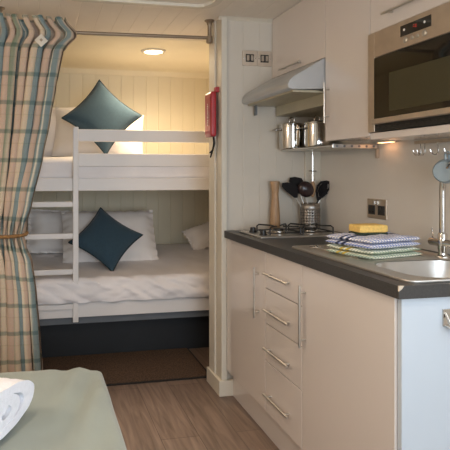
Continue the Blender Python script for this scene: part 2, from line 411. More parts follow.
# crumpled duvet drop on the lower bunk
def wavy_sheet(x0, x1, prof, n=110, amp=.012, seed=3, sc=9):
    bm = nb(); rows = []
    for j, (y, z, a) in enumerate(prof):
        row = []
        for i in range(n+1):
            x = x0+(x1-x0)*i/n
            q = Vector((x*sc+z*14, z*9+y*3, seed)); k = noise.noise(q) + .6*noise.noise(q*2.1) + .5*abs(noise.noise(Vector((x*sc*.7 - z*20, y*6, seed+5))))
            row.append(bm.verts.new((x, y - a*amp*k, z + a*amp*.5*noise.noise(q*1.3))))
        rows.append(row)
    for a, b in zip(rows, rows[1:]):
        for i in range(n): bm.faces.new((a[i], a[i+1], b[i+1], b[i]))
    return bm
prof = []
for k in range(24):
    t = k/23; prof.append((3.428 - .010*math.sin(t*PI), .395+t*.115, 1.0))
for k in range(1, 8):
    t = k/7; prof.append((3.428+.042*(1-math.cos(t*PI/2))+.0, .510+.036*math.sin(t*PI/2), 1.0))
for k in range(1, 26):
    t = k/25; prof.append((3.47+.95*t, .546+.065*t, .7-.55*t))
o = obj('duvet', wavy_sheet(-.40, 1.54, prof, amp=.02), M['linen'], smooth=True, solid=.006, loc=(.55, 3.6, .58))
tag(o, 'crumpled white cover hanging over the edge of the lower bunk', 'bedding')
o = obj('mattress', soft_box(-.41, 1.55, YB+.032, 4.44, 1.15, 1.315, .05, .02, 5, 46, 4), M['linen'], smooth=True, loc=(.55, 3.95, 1.15))
tag(o, 'white bedded mattress of the upper bunk behind the guard rails', 'mattress')
def P_(name, c, wd, ht, th, tilt, roll, yaw, label, m='pillow', cat='pillow', pinch=.03, flange=.1, seed=0, group=None, pipe=None):
    mt = Matrix.Translation(c) @ Matrix.Rotation(yaw, 4, 'Z') @ Matrix.Rotation(tilt, 4, 'X') @ Matrix.Rotation(roll, 4, 'Y')
    loc = (c[0], c[1], c[2]-ht/2)
    if pipe:
        t = thing(name, label, cat, loc, group)
        obj('cover', pillow(wd, ht, th, mt, pinch, seed=seed, flange=0, power=2.6), M[m], t, smooth=True)
        obj('piping', tube(nb(), pillow_outline(wd, ht, mt, pinch), .005, 8), M[pipe], t, smooth=True)
        return t
    o = obj(name, pillow(wd, ht, th, mt, pinch, seed=seed, flange=flange, m_soft=True), M[m], smooth=True, loc=loc)
    return tag(o, label, cat, group)
R = math.radians
P_('pillow', (.505, 3.99, .745), .70, .42, .24, R(-32), 0, 0, 'white oxford pillow propped behind the teal cushion on the lower bunk', seed=1, flange=.05)
P_('pillow', (.20, 4.2, .76), .60, .34, .14, R(-14), R(3), 0, 'white pillow half hidden at the left end of the lower bunk', seed=5)
P_('pillow', (1.33, 4.25, .70), .34, .22, .16, R(-40), R(-20), 0, 'small white pillow at the right end of the lower bunk', seed=9)
P_('pillow', (.44, 4.08, 1.50), .68, .40, .2, R(-20), R(4), 0, 'white pillow propped behind the teal cushion on the upper bunk', seed=13, flange=0)
P_('pillow', (.17, 4.18, 1.52), .5, .42, .18, R(-14), R(-3), 0, 'white pillow at the ladder end of the upper bunk, behind the others', seed=17, flange=0)
P_('cushion', (.435, 3.83, 1.612), .405, .405, .14, R(-16), R(45-3), 0, 'teal diamond-set cushion behind the upper bunk guard rails', 'teal', 'cushion', .13, 0, 2, 'teal bunk cushions', 'tealpipe')
P_('cushion', (.45, 3.74, .757), .37, .37, .13, R(-38), R(45-5), 0, 'teal diamond-set cushion on the lower bunk beside the ladder', 'teal', 'cushion', .13, 0, 6, 'teal bunk cushions', 'tealpipe')

# mat in front of the bunks
t = thing('door_mat', 'dark brown coir mat on the floor below the lower bunk', 'mat', (.35, 3.33, 0))
obj('pile', bx(-.3, .985, 3.075, 3.59, .001, .010), M['coir'], t)
bm = nb(); box(bm, -.312, .997, 3.062, 3.075, .001, .008); box(bm, .985, .997, 3.075, 3.595, .001, .008); box(bm, -.312, -.3, 3.075, 3.595, .001, .008)
obj('edging', bm, M['coiredge'], t)

# ================================================================ CURTAIN + ROD
rod = thing('curtain_rod', 'brushed bronze curtain rod across the bunk room opening', 'curtain rod', (.35, 2.9, 1.965))
obj('pole', tube(nb(), [(-.33, 2.9, 1.955), (.925, 2.9, 1.972)], .0095, 14), M['bronze'], rod, smooth=True)
for x in (.93, -.205):
    b_ = obj('bracket', lathe(nb(), [(.028, 0), (.028, -.004), (.017, -.012), (.011, -.03), (.011, -.085), (.018, -.09), (.018, -.125), (.011, -.13)], (x, 2.9, CZ), 20), M['bronze'], rod, smooth=True)
kn = [(2.02, .118, -.30), (1.985, .140, -.30), (1.94, .190, -.30), (1.915, .186, -.30), (1.88, .148, -.30), (1.845, .122, -.30), (1.75, .103, -.30), (1.66, .085, -.30), (1.49, .056, -.30), (1.31, .02, -.30), (1.06, -.038, -.30), (.95, -.066, -.30), (.895, -.078, -.295), (.84, -.066, -.295), (.765, -.038, -.30), (.6, -.016, -.30), (.42, 0, -.31), (.2, .015, -.315), (.02, .02, -.32)]
def edge(z):
    for (z1, r1, l1), (z0, r0, l0) in zip(kn, kn[1:]):
        if z0 <= z <= z1:
            t = (z-z0)/(z1-z0); t = t*t*(3-2*t)*.35 + t*.65; return r0+(r1-r0)*t, l0+(l1-l0)*t
    return kn[-1][1], kn[-1][2]
def curtain():
    bm = nb(); uvl = bm.loops.layers.uv.new('UVMap'); nu, nv = 260, 130; G = []
    nf = 10.5; CW = 1.4
    for j in range(nv+1):
        z = 2.005 - (2.005-.02)*j/nv
        r, l = edge(z); row = []; wdt = r-l
        head = max(0, min(1, (z-1.87)/.06))
        tie = math.exp(-((z-.895)/.10)**2)
        for i in range(nu+1):
            u = i/nu
            fu = u + .018*math.sin(u*17+1) + .010*math.sin(u*41+z*2)
            ph = 2*PI*nf*fu
            amp = .044*(1-tie*.80) + .006*math.sin(u*23+z*3)*(1-tie)
            top = -.006*math.cos(ph)*max(0, (z-1.94)/.06)
            x = l + wdt*u + .015*math.sin(ph*2)*(1-tie)*(1-.4*head)*(1 if .02 < u < .97 else .2)
            y = 2.842 + amp*(1-.45*head)*math.cos(ph) - .004*tie - .010*noise.noise(Vector((u*14, z*3, 2)))
            # gathered header: pinched at the tape, flared above it
            y += -head*.008 - .02*max(0, (z-1.95)/.05)
            zz = z + top + tie*0 + .01*noise.noise(Vector((u*9, 0, 7)))*max(0, (z-1.9)/.08)
            vv = z + .05*abs(u-.35)*math.exp(-((z-.75)/.25)**2)
            row.append((bm.verts.new((x, y, zz)), (u*CW, vv)))
        G.append(row)
    for j in range(nv):
        for i in range(nu):
            q = (G[j][i], G[j][i+1], G[j+1][i+1], G[j+1][i])
            f = bm.faces.new([a[0] for a in q])
            for lp, a in zip(f.loops, q): lp[uvl].uv = a[1]
    return bm
cu = thing('plaid_curtain', 'floor-length plaid curtain gathered by a tieback beside the bunks', 'curtain', (-.1, 2.88, 0))
obj('curtain_cloth', curtain(), M['plaid'], cu, smooth=True)
pts = [(-.34, 2.85, .905), (-.315, 2.835, .900), (-.24, 2.822, .894), (-.17, 2.818, .892), (-.10, 2.822, .896), (-.070, 2.84, .90), (-.066, 2.88, .905)]
tb = obj('tieback', tube(nb(), pts, .009, 10), M['ropem'], cu, smooth=True)
# diamond ornament at the heading
bm = nb(); cx_, cz_ = .006, 1.885
for a in range(3):
    s = .034-.009*a; poly_prism(bm, [(cx_-s, 2.786-.003*a, cz_), (cx_, 2.786-.003*a, cz_+s), (cx_+s, 2.786-.003*a, cz_), (cx_, 2.786-.003*a, cz_-s)], (0, .004, 0))
obj('ornament', bm, M['brooch'], cu, bevel=.002)
obj('ornament', poly_prism(nb(), [(cx_-.009, 2.7775, cz_), (cx_, 2.7775, cz_+.009), (cx_+.009, 2.7775, cz_), (cx_, 2.7775, cz_-.009)], (0, .002, 0)), M['bronze'], cu)

# ================================================================ FIRE BLANKET
fb = thing('fire_blanket', 'red fire blanket pouch with black pull tapes on the door jamb', 'fire blanket', (.93, 2.89, 1.41))
obj('pouch', soft_box(.918, .952, 2.835, 2.955, 1.415, 1.665, .012, 0, cuts=14), M['red'], fb, smooth=True)
obj('hanging_tab', bx(.945, .968, 2.838, 2.87, 1.66, 1.69), M['red'], fb, bevel=.003)
for dx, y, l in ((0, 2.85, .09), (.012, 2.875, .115)):
    obj('pull_tape', tube(nb(), [(.935+dx, y, 1.42), (.94+dx, y, 1.38), (.933+dx*.6, y, 1.34), (.915+dx, y, 1.425-l-.01)], [.004, .005, .006, .004], 8), M['strap'], fb, smooth=True)
fc = bpy.data.curves.new('lettering', 'FONT'); fc.body = 'FIRE BLANKET'; fc.size = .020; fc.extrude = .0005; fc.align_x = 'CENTER'; fc.align_y = 'CENTER'
tmp = bpy.data.objects.new('lettering_source', fc); C.objects.link(tmp); bpy.context.view_layer.update()
me = bpy.data.meshes.new_from_object(tmp); bpy.data.objects.remove(tmp)
lt = bpy.data.objects.new('lettering', me); C.objects.link(lt); me.materials.clear(); me.materials.append(M['white'])
lt.parent = fb
lt.matrix_local = Matrix.Translation((.917-.93, 2.893-2.89, 1.54-1.41)) @ Matrix.Rotation(R(-90), 4, 'Z') @ Matrix.Rotation(R(90), 4, 'X') @ Matrix.Rotation(R(90), 4, 'Z')

# ================================================================ KITCHEN BASE UNITS
XF, XD = 1.0, .996       # carcass front, door face
def door(parent, y0, y1, z0, z1, name='door', x=XD, th=.018, m='gloss'):
    g = .0018
    return obj(name, bx(x, x+th, y0+g, y1-g, z0+g, z1-g), M[m], parent, bevel=.0015)
u = thing('base_cabinet', 'cream base cabinet with one door beside the bunk partition', 'cabinet', (1.28, 2.55, 0))
obj('body', bx(1.0145, 1.55, 2.283, 2.798, .14, .86), M['gloss'], u)
d = door(u, 2.285, 2.80, .138, .862); bar_handle(d, (XD, 2.355, .542), (XD, 2.355, .778), (-1, 0, 0))
u = thing('drawer_cabinet', 'cream cabinet of four drawers in the middle of the kitchen run', 'cabinet', (1.28, 2.11, 0))
obj('body', bx(1.0145, 1.55, 1.937, 2.281, .14, .86), M['gloss'], u)
for z0, z1, zh in ((.697, .862, .768), (.539, .697, .606), (.369, .539, .436), (.138, .369, .231)):
    d = door(u, 1.935, 2.285, z0, z1, 'drawer'); bar_handle(d, (XD, 2.015, zh), (XD, 2.25, zh), (-1, 0, 0))
u = thing('sink_cabinet', 'cream base cabinet under the sink with a pale blue-white end panel', 'cabinet', (1.28, 1.65, 0))
bm = nb(); box(bm, 1.0145, 1.55, 1.372, 1.385, .14, .86); box(bm, 1.0145, 1.55, 1.92, 1.933, .14, .86); box(bm, 1.0145, 1.55, 1.385, 1.92, .14, .155); box(bm, 1.535, 1.55, 1.385, 1.92, .155, .86); box(bm, 1.0145, 1.03, 1.385, 1.92, .155, .86)
obj('body', bm, M['gloss'], u)
d = door(u, 1.372, 1.935, .138, .862); bar_handle(d, (XD, 1.905, .547), (XD, 1.905, .787), (-1, 0, 0))
e = obj('end_panel', bx(1.003, 1.555, 1.352, 1.371, 0, .862), M['endp'], u, bevel=.0015); e['label'] = 'smooth pale blue-white end panel'
bm = nb(); box(bm, 1.135, 1.175, 1.347, 1.352, .775, .825); tube(bm, [(1.142, 1.349, .815), (1.142, 1.330, .79), (1.146, 1.322, .775), (1.15, 1.328, .768)], .004, 8); box(bm, 1.145, 1.175, 1.325, 1.349, .770, .776)
tag(obj('wall_hook', bm, M['chrome'], bevel=.001, loc=(1.155, 1.352, .80)), 'small chrome hook bracket screwed to the white end panel under the worktop', 'hook')
pl = obj('plinth', bx(1.03, 1.045, 1.372, 2.79, .0, .139), M['gloss'], loc=(1.03, 2.1, 0)); tag(pl, 'cream kickboard along the floor under the kitchen cabinets', 'plinth')

# worktop with sink cut-out and chipped corner
def worktop():
    bm = nb()
    x0, x1, y0, y1, z0, z1 = .984, 1.558, 1.338, 2.805, .8625, .90
    hx0, hx1, hy0, hy1 = 1.10, 1.475, 1.385, 1.71      # bowl hole
    box(bm, x0, hx0, y0, y1, z0, z1); box(bm, hx1, x1, y0, y1, z0, z1); box(bm, hx0, hx1, y0, hy0, z0, z1); box(bm, hx0, hx1, hy1, y1, z0, z1)
    bmesh.ops.remove_doubles(bm, verts=bm.verts, dist=1e-5)
    return bm
wt = thing('worktop', 'dark grey laminate worktop over the cream kitchen cabinets', 'worktop', (1.26, 2.07, .8625))
obj('slab', worktop(), M['worktop'], wt)
bm = nb(); poly_prism(bm, [(.9835, 1.3373, .885), (.9835, 1.3373, .9003), (1.0, 1.3373, .9003), (.994, 1.3373, .892)], (0, .005, 0)); 
ch = obj('chipped_corner', bm, M['core'], wt); ch['label'] = 'pale chip in the worktop corner'

# ================================================================ SINK
sk = thing('sink', 'stainless steel inset sink with round-cornered bowl and drainer', 'sink', (1.27, 1.78, .90))
def rrect(cx, cy, hx, hy, r, n=8):
    out = []
    for k, (sx, sy) in enumerate(((1, 1), (-1, 1), (-1, -1), (1, -1))):
        for i in range(n+1):
            a = k*PI/2 + i/n*PI/2; out.append((cx+sx*(hx-r)+r*math.cos(a), cy+sy*(hy-r)+r*math.sin(a)))
    return out
def loft(bm, rings, close_last=True):
    vs = [[bm.verts.new(p) for p in r] for r in rings]; n = len(vs[0])
    for a, b in zip(vs, vs[1:]):
        for i in range(n): bm.faces.new((a[i], a[(i+1)%n], b[(i+1)%n], b[i]))
    if close_last: bm.faces.new(vs[-1])
    return vs
# deck as a plate between outer outline and bowl outline, built as a lofted ring on matching points
sx0, sx1, sy0, sy1 = 1.035, 1.50, 1.36, 2.13
cxo, cyo, hxo, hyo = (sx0+sx1)/2, (sy0+sy1)/2, (sx1-sx0)/2, (sy1-sy0)/2
outer = rrect(cxo, cyo, hxo, hyo, .04)
bcx, bcy, bhx, bhy, br_ = 1.285, 1.55, .172, .148, .09
bowl = rrect(bcx, bcy, bhx, bhy, br_)
bm = nb()
lo = [[(x, y, .9005) for x, y in outer], [(x, y, .906) for x, y in rrect(cxo, cyo, hxo-.002, hyo-.002, .038)], [(x, y, .906) for x, y in rrect(cxo, cyo, hxo-.008, hyo-.008, .034)], [(x, y, .9035) for x, y in rrect(cxo, cyo, hxo-.014, hyo-.014, .03)],
      [(x, y, .9035) for x, y in rrect(bcx, bcy, bhx+.006, bhy+.006, br_+.006)]]
loft(bm, lo, False)
obj('drainer_deck', bm, mat('satin_sink_steel', 'CFC9C0', .44, 1, var=.04), sk, smooth=True, solid=.0012)
bm = nb()
rg = [[(x, y, .9038) for x, y in rrect(bcx, bcy, bhx+.007, bhy+.007, br_+.007)], [(x, y, .901) for x, y in rrect(bcx, bcy, bhx, bhy, br_)], [(x, y, .80) for x, y in rrect(bcx, bcy, bhx-.012, bhy-.012, br_-.008)], [(x, y, .772) for x, y in rrect(bcx, bcy, bhx-.03, bhy-.03, br_-.02)], [(x, y, .766) for x, y in rrect(bcx, bcy, bhx-.06, bhy-.06, .05)], [(x, y, .765) for x, y in rrect(bcx, bcy, .03, .03, .028)]]
loft(bm, rg)
obj('bowl', bm, M['sinksteel'], sk, smooth=True, solid=.001)
bm = nb()
for k in range(7):
    x = 1.13+k*.045; tube(bm, [(x, 1.76, .9035), (x, 1.775, .9058), (x, 2.04, .9058), (x, 2.055, .9035)], .003, 8)
obj('drainer_ridges', bm, M['sinksteel'], sk, smooth=True)
bm = nb(); c_ = (1.14, 2.085, .9036)
lathe(bm, [(.030, 0), (.030, .002), (.023, .003), (.020, .0008)], c_, 24); lathe(bm, [(.008, .001), (.010, .006), (.004, .010)], c_, 16)
for a in (0, 60, 120): 
    x, y = .03*math.cos(R(a)), .03*math.sin(R(a)); tube(bm, [(c_[0]-x, c_[1]-y, .9062), (c_[0]+x, c_[1]+y, .9062)], .002, 6)
obj('strainer', bm, M['chrome'], sk, smooth=True)
obj('drain', lathe(nb(), [(.03, 0), (.03, .002), (.022, .003), (.018, .001)], (bcx, bcy, .7655), 24), M['chrome'], sk, smooth=True)

# tap
tp = thing('mixer_tap', 'tall swan-neck chrome mixer tap behind the sink bowl', 'tap', (1.446, 1.73, .904))
tx, ty = 1.458, 1.735
obj('body', lathe(nb(), [(.026, 0), (.026, .006), (.016, .010), (.014, .02), (.0165, .03), (.0165, .085), (.012, .092)], (tx, ty, .904), 24), M['chrome'], tp, smooth=True)
# cross valve body along the wall
dv = Vector((-.15, 1, 0)).normalized()
a_, b_2 = Vector((tx, ty, .958))-dv*.055, Vector((tx, ty, .958))+dv*.055
obj('valve_body', tube(nb(), [a_, a_+dv*.002, b_2-dv*.002, b_2], [.012, .014, .014, .012], 18), M['chrome'], tp, smooth=True)
for q, s in ((a_, -1), (b_2, 1)):
    obj('lever', tube(nb(), [q+dv*s*-.012+Vector((0, 0, .012)), q+dv*s*-.012+Vector((-.002, 0, .052))], .003, 8), M['chrome'], tp, smooth=True)
pts = [(tx, ty, .985), (tx, ty, 1.15)]
for k in range(1, 13):
    a = PI*k/12; pts.append((tx-.085*(1-math.cos(a))*.2, ty-.085*(1-math.cos(a))*.98, 1.15+.105*math.sin(a)))
pts.append((pts[-1][0], pts[-1][1], 1.10))
obj('spout', tube(nb(), pts, .0115, 16), M['chrome'], tp, smooth=True)

# ================================================================ HOB
hb = thing('gas_hob', 'stainless gas hob with black pan supports at the far worktop end', 'hob', (1.27, 2.56, .9))
obj('base_plate', bx(1.035, 1.50, 2.42, 2.715, .9, .909), M['steel'], hb, bevel=.003)
for cx_, cy_, r in ((1.19, 2.565, .035), (1.37, 2.57, .042)):
    bn = obj('burner', lathe(nb(), [(r+.02, 0), (r+.018, .004), (r, .006), (r, .014), (r*.9, .016)], (cx_, cy_, .909), 28), M['chrome'], hb, smooth=True)
    obj('burner_cap', lathe(nb(), [(r*.8, 0), (r*.8, .006), (r*.6, .009)], (cx_, cy_, .925), 28), M['black'], bn, smooth=True)
    bm = nb(); s = .082
    lp = [(cx_-s, cy_-s), (cx_+s, cy_-s), (cx_+s, cy_+s), (cx_-s, cy_+s), (cx_-s, cy_-s)]
    tube(bm, [(x, y, .918) for x, y in lp], .0035, 8)
    for dx, dy in ((1, 1), (-1, 1), (1, -1), (-1, -1)):
        q = Vector((cx_+dx*s, cy_+dy*s, .909)); i_ = Vector((cx_+dx*.018, cy_+dy*.018, .945))
        tube(bm, [q, q+Vector((0, 0, .030)), q+Vector((-dx*.008, -dy*.008, .038)), i_], .0042, 8)
    obj('pan_support', bm, M['black'], hb, smooth=True)
for cy_ in (2.49, 2.62):
    obj('knob', lathe(nb(), [(.019, 0), (.019, .006), (.015, .008), (.014, .024), (.012, .026)], (1.075, cy_, .909), 24), M['black'], hb, smooth=True)

# pepper mill
pm = thing('pepper_mill', 'tall beech wood pepper mill behind the hob', 'pepper mill', (1.262, 2.76, .9))
c_ = (1.262, 2.762, .9)
obj('body', lathe(nb(), [(.0265, 0), (.0285, .004), (.0275, .06), (.0265, .0605), (.0265, .064), (.0275, .0645), (.0245, .12), (.020, .17), (.0185, .20)], c_, 32), M['mill'], pm, smooth=True)
obj('head', lathe(nb(), [(.0185, .2005), (.0195, .206), (.021, .225), (.0265, .264), (.0265, .268), (.02, .270)], c_, 32), M['mill'], pm, smooth=True)

# utensil holder
uh = thing('utensil_holder', 'perforated stainless steel utensil holder in the worktop corner', 'utensil holder', (1.457, 2.745, .9))
uc = Vector((1.462, 2.745, .9)); ur = .054
def perforated():
    bm = nb(); n = 40; zs = [0, .006, .014]
    z = .014
    while z < .118: zs += [z+.008, z+.0155]; z += .0155
    zs += [z+.004, .146]; V = [[bm.verts.new((uc.x+ur*math.cos(2*PI*k/n), uc.y+ur*math.sin(2*PI*k/n), .9+h)) for k in range(n)] for h in zs]
    for j in range(len(zs)-1):
        for k in range(n):
            hole = 3 <= j < len(zs)-3 and j % 2 == 0 and k % 2 == 0 and True
            if not hole: bm.faces.new((V[j][k], V[j][(k+1)%n], V[j+1][(k+1)%n], V[j+1][k]))
    bm.faces.new(V[0]); return bm
obj('cup', perforated(), mat('matt_steel', '9C9791', .36, 1, var=.05), uh, smooth=True, solid=.0012)
obj('rim', tube(nb(), [(uc.x+ur*math.cos(a), uc.y+ur*math.sin(a), 1.046) for a in [2*PI*k/40 for k in range(41)]], .002, 8), M['chrome'], uh, smooth=True)
rt, vw = Vector((.978, -.207, 0)), Vector((-.46, -.89, 0))   # rough sideways and towards-the-room directions
def utensil(name, dx, dep, z_top, head, label, m='utensil', foot=(0, 0)):
    base = uc+Vector((foot[0], foot[1], .01)); top = Vector((uc.x, uc.y, 0))+rt*dx+vw*dep; top.z = z_top
    d = (top-base).normalized(); t = thing(name, label, name.split('_')[-1], tuple(base))
    e_ = base+d*((top-base).length-.055)
    obj('handle', tube(nb(), [base, e_], .0045, 10), M['steel' if name != 'slotted_spatula' else m], t, smooth=True)
    side = rt
    nrm = vw
    bm = nb()
    if head == 'ladle':
        c = top; n1, n2 = 20, 10; V = []
        ax = nrm
        for j in range(n2+1):
            a = PI/2*j/n2; rr = .044*math.cos(a); hh = .03*math.sin(a)
            V.append([bm.verts.new(c + (side*math.cos(2*PI*k/n1)+d*math.sin(2*PI*k/n1))*max(rr, .0004) + ax*(hh-.006)) for k in range(n1)])
        for a, b in zip(V, V[1:]):
            for k in range(n1): bm.faces.new((a[k], a[(k+1)%n1], b[(k+1)%n1], b[k]))
        bm.faces.new(V[-1])
        obj('head', bm, M[m], t, smooth=True, solid=.003)
    else:
        wd = .042 if head == 'slot' else .042; L_ = .105 if head == 'slot' else .09
        out = [(-.008, -L_*.62), (-wd*.85, -L_*.12), (-wd, L_*.22), (-wd*.7, L_*.45), (0, L_*.5), (wd*.8, L_*.42), (wd, L_*.15), (wd*.8, -L_*.15), (.008, -L_*.62)]
        if head == 'slot':   # frame and bars leave open slots
            def q(a, b): return top+side*a+d*b
            ring = out
            inn = [(x*.68, y*.68) for x, y in out]
            for i in range(len(ring)-1):
                poly_prism(bm, [q(*ring[i]), q(*ring[i+1]), q(*inn[i+1]), q(*inn[i])], nrm*.003)
            poly_prism(bm, [q(*ring[-1]), q(*ring[0]), q(*inn[0]), q(*inn[-1])], nrm*.003)
            for a in (-.011, .0, .011): poly_prism(bm, [q(a-.0025, -L_*.28), q(a+.0025, -L_*.28), q(a+.0025, L_*.34), q(a-.0025, L_*.34)], nrm*.003)
        else:
            poly_prism(bm, [top+side*a+d*b for a, b in out], nrm*.003)
        obj('head', bm, M[m], t)
    return t
utensil('turning_spatula', -.105, .015, 1.125, 'spat', 'black turner leaning left in the utensil holder', foot=(.02, 0))
utensil('serving_spoon', -.07, -.02, 1.15, 'spat', 'black flat-headed spoon behind the round ladle in the utensil holder', foot=(.01, .01))
utensil('ladle', -.024, .02, 1.125, 'ladle', 'glossy dark brown round ladle upright in the utensil holder', 'utenbrown', foot=(.0, -.01))
utensil('slotted_spatula', .070, .01, 1.125, 'slot', 'black slotted spatula leaning right in the utensil holder', foot=(-.02, 0))
utensil('solid_spatula', .085, -.01, 1.125, 'spat', 'black solid spatula behind the slotted one in the utensil holder', foot=(-.02, .012))
# wire whisk hanging from the shelf
wk = thing('wire_whisk', 'pale wooden-handled wire whisk hanging below the pan shelf', 'whisk', (1.475, 2.74, 1.05))
kc = Vector((1.475, 2.74, 0))
obj('handle', lathe(nb(), [(.004, 1.125), (.013, 1.14), (.016, 1.165), (.013, 1.20), (.006, 1.215)], kc+Vector((0, 0, -.045)), 18), M['mill'], wk, smooth=True)
bm = nb()
tube(bm, [kc+Vector((0, 0, 1.16)), kc+Vector((0, 0, 1.33))], .0028, 8)
tube(bm, [kc+Vector((-.022, 0, 1.225)), kc+Vector((.022, 0, 1.225))], .004, 8)
tube(bm, [kc+Vector((-.010, 0, 1.17)), kc+Vector((-.012, 0, 1.205)), kc+Vector((0, 0, 1.22)), kc+Vector((.012, 0, 1.205)), kc+Vector((.010, 0, 1.17))], .0018, 6)
obj('hanger', bm, M['chrome'], wk, smooth=True)

# ================================================================ SOCKETS
def seg_screw(bm, c, ax): lathe(bm, [(.0035, 0), (.0035, .001), (.002, .0014)], c, 12, axis=ax)
so = thing('double_socket', 'brushed steel double plug socket on the wall behind the tea towels', 'socket', (1.56, 2.275, 1.045))
pl_ = obj('plate', bx(1.554, 1.56, 2.204, 2.350, 1.0, 1.092), M['satin'], so, bevel=.002)
for yc in (2.24, 2.314):
    bm = nb(); box(bm, 1.5525, 1.5545, yc-.026, yc+.026, 1.018, 1.062)
    s_ = obj('outlet', bm, M['black'], so, bevel=.001); 
    bm = nb(); box(bm, 1.551, 1.5526, yc-.0035, yc+.0035, 1.047, 1.058); box(bm, 1.551, 1.5526, yc-.016, yc-.008, 1.028, 1.034); box(bm, 1.551, 1.5526, yc+.008, yc+.016, 1.028, 1.034)
    obj('pin_slots', bm, M['blackglass'], s_)
    yy = yc+(.026 if yc < 2.27 else -.026)
    obj('rocker', bx(1.549, 1.555, yy-.007, yy+.007, 1.066, 1.084), M['chrome'], so, bevel=.001)
for i, x in enumerate((1.094, 1.181)):
    lab = ('left', 'right')[i]
    t = thing('light_switch', 'square brushed brass-look switch plate on the board wall, %s of the pair' % lab, 'switch', (x+.042, 2.82, 1.85), 'switch plates beside the cooker hood')
    obj('plate', bx(x, x+.084, 2.814, 2.825, 1.808, 1.892), M['satin'], t, bevel=.002)
    for dx in (.03, .054):
        obj('rocker', bx(x+dx-.008, x+dx+.008, 2.808, 2.815, 1.835, 1.866), M['chrome'], t, bevel=.002)
    obj('rocker_surround', bx(x+.018, x+.066, 2.8135, 2.8142, 1.829, 1.872), M['black'], t)
    for dx in (.009, .075):
        bm = nb(); seg_screw(bm, (x+dx, 2.8135, 1.85), (0, -1, 0)); obj('screw', bm, M['chrome'], t, smooth=True)

# ================================================================ UPPER CABINETS
XU = 1.268
ZT = CZ-.002
u = thing('hood_wall_cabinet', 'cream wall cabinet with lift-up door above the cooker hood', 'cabinet', (1.42, 2.53, 1.75))
obj('body', bx(1.286, 1.555, 2.243, 2.812, 1.745, ZT), M['gloss'], u)
d = obj('door', bx(XU, 1.2855, 2.243, 2.815, 1.742, ZT), M['gloss'], u, bevel=.0015); bar_handle(d, (XU, 2.45, 1.765), (XU, 2.68, 1.765), (-1, 0, 0), stand=.022)
u = thing('tall_wall_cabinet', 'cream wall cabinet with a tall door between hood and microwave', 'cabinet', (1.42, 2.08, 1.36))
obj('body', bx(1.286, 1.555, 1.901, 2.238, 1.362, ZT), M['gloss'], u)
d = obj('door', bx(XU, 1.2855, 1.901, 2.239, 1.360, ZT), M['gloss'], u, bevel=.0015); bar_handle(d, (XU, 2.205, 1.44), (XU, 2.205, 1.62), (-1, 0, 0), r=.004)
u = thing('microwave_cabinet', 'cream wall cabinet that houses the microwave, with a lift-up top door', 'cabinet', (1.42, 1.6, 1.36))
bm = nb(); box(bm, 1.286, 1.555, 1.285, 1.897, 1.346, 1.374); box(bm, 1.286, 1.555, 1.285, 1.897, 1.762, ZT); box(bm, 1.535, 1.555, 1.285, 1.897, 1.374, 1.762); box(bm, 1.286, 1.535, 1.285, 1.291, 1.374, 1.762)
obj('body', bm, M['gloss'], u)
obj('bottom_rail', bx(XU, 1.2855, 1.285, 1.898, 1.346, 1.372), M['gloss'], u, bevel=.002)
d = obj('door', bx(XU, 1.2855, 1.285, 1.898, 1.760, ZT), M['gloss'], u, bevel=.0015); bar_handle(d, (XU, 1.45, 1.808), (XU, 1.79, 1.808), (-1, 0, 0))

# microwave
mw = thing('microwave', 'built-in brushed steel microwave with black glass door', 'microwave', (1.4, 1.61, 1.39))
XM = 1.257
def mobj(name, bm, m, parent, **k):
    bmesh.ops.translate(bm, verts=bm.verts, vec=(0, -.016, -.016)); return obj(name, bm, m, parent, **k)
mobj('casing', bx(1.275, 1.53, 1.308, 1.910, 1.394, 1.765), M['grey'], mw)
bm = nb(); box(bm, XM, 1.275, 1.872, 1.913, 1.39, 1.772); box(bm, XM, 1.275, 1.305, 1.872, 1.675, 1.772); 
mobj('front_frame', bm, M['satin'], mw, bevel=.002)
dr = mobj('door', bx(XM-.004, 1.272, 1.31, 1.869, 1.432, 1.672), M['blackglass'], mw, bevel=.002)
mobj('viewing_screen', bx(XM-.0052, XM-.0035, 1.46, 1.775, 1.46, 1.60), M['olive'], dr)
mobj('handle', bx(XM-.028, XM-.004, 1.44, 1.850, 1.416, 1.436), M['satin'], dr, bevel=.003)
mobj('handle_cap', bx(XM-.030, XM-.003, 1.430, 1.44, 1.415, 1.437), M['chrome'], dr, bevel=.003)
bm = nb(); box(bm, XM+.002, 1.272, 1.31, 1.871, 1.391, 1.430)
for k in range(16): box(bm, XM, XM+.003, 1.33+k*.034, 1.352+k*.034, 1.405, 1.409)
mobj('vent', bm, M['black'], mw)
dp = mobj('display', bx(XM-.0015, XM+.001, 1.562, 1.716, 1.716, 1.754), M['blackglass'], mw)
for yc in (1.695, 1.592): mobj('touch_dot', lathe(nb(), [(.0045, 0), (.0045, .0008)], (XM-.0015, yc, 1.737), 14, axis=(-1, 0, 0)), M['white'], dp)
bm = nb(); box(bm, XM-.0024, XM-.0014, 1.632, 1.636, 1.730, 1.742); box(bm, XM-.0024, XM-.0014, 1.640, 1.648, 1.734, 1.737); box(bm, XM-.0024, XM-.0014, 1.640, 1.648, 1.741, 1.743)
mobj('digits', bm, M['redled'], dp)
for yc, r in ((1.69, .0105), (1.655, .007), (1.628, .007), (1.594, .0105)):
    mobj('button', lathe(nb(), [(r, -.001), (r, .003), (r*.85, .0042)], (XM, yc, 1.700), 20, axis=(-1, 0, 0)), M['steel'], mw, smooth=True)

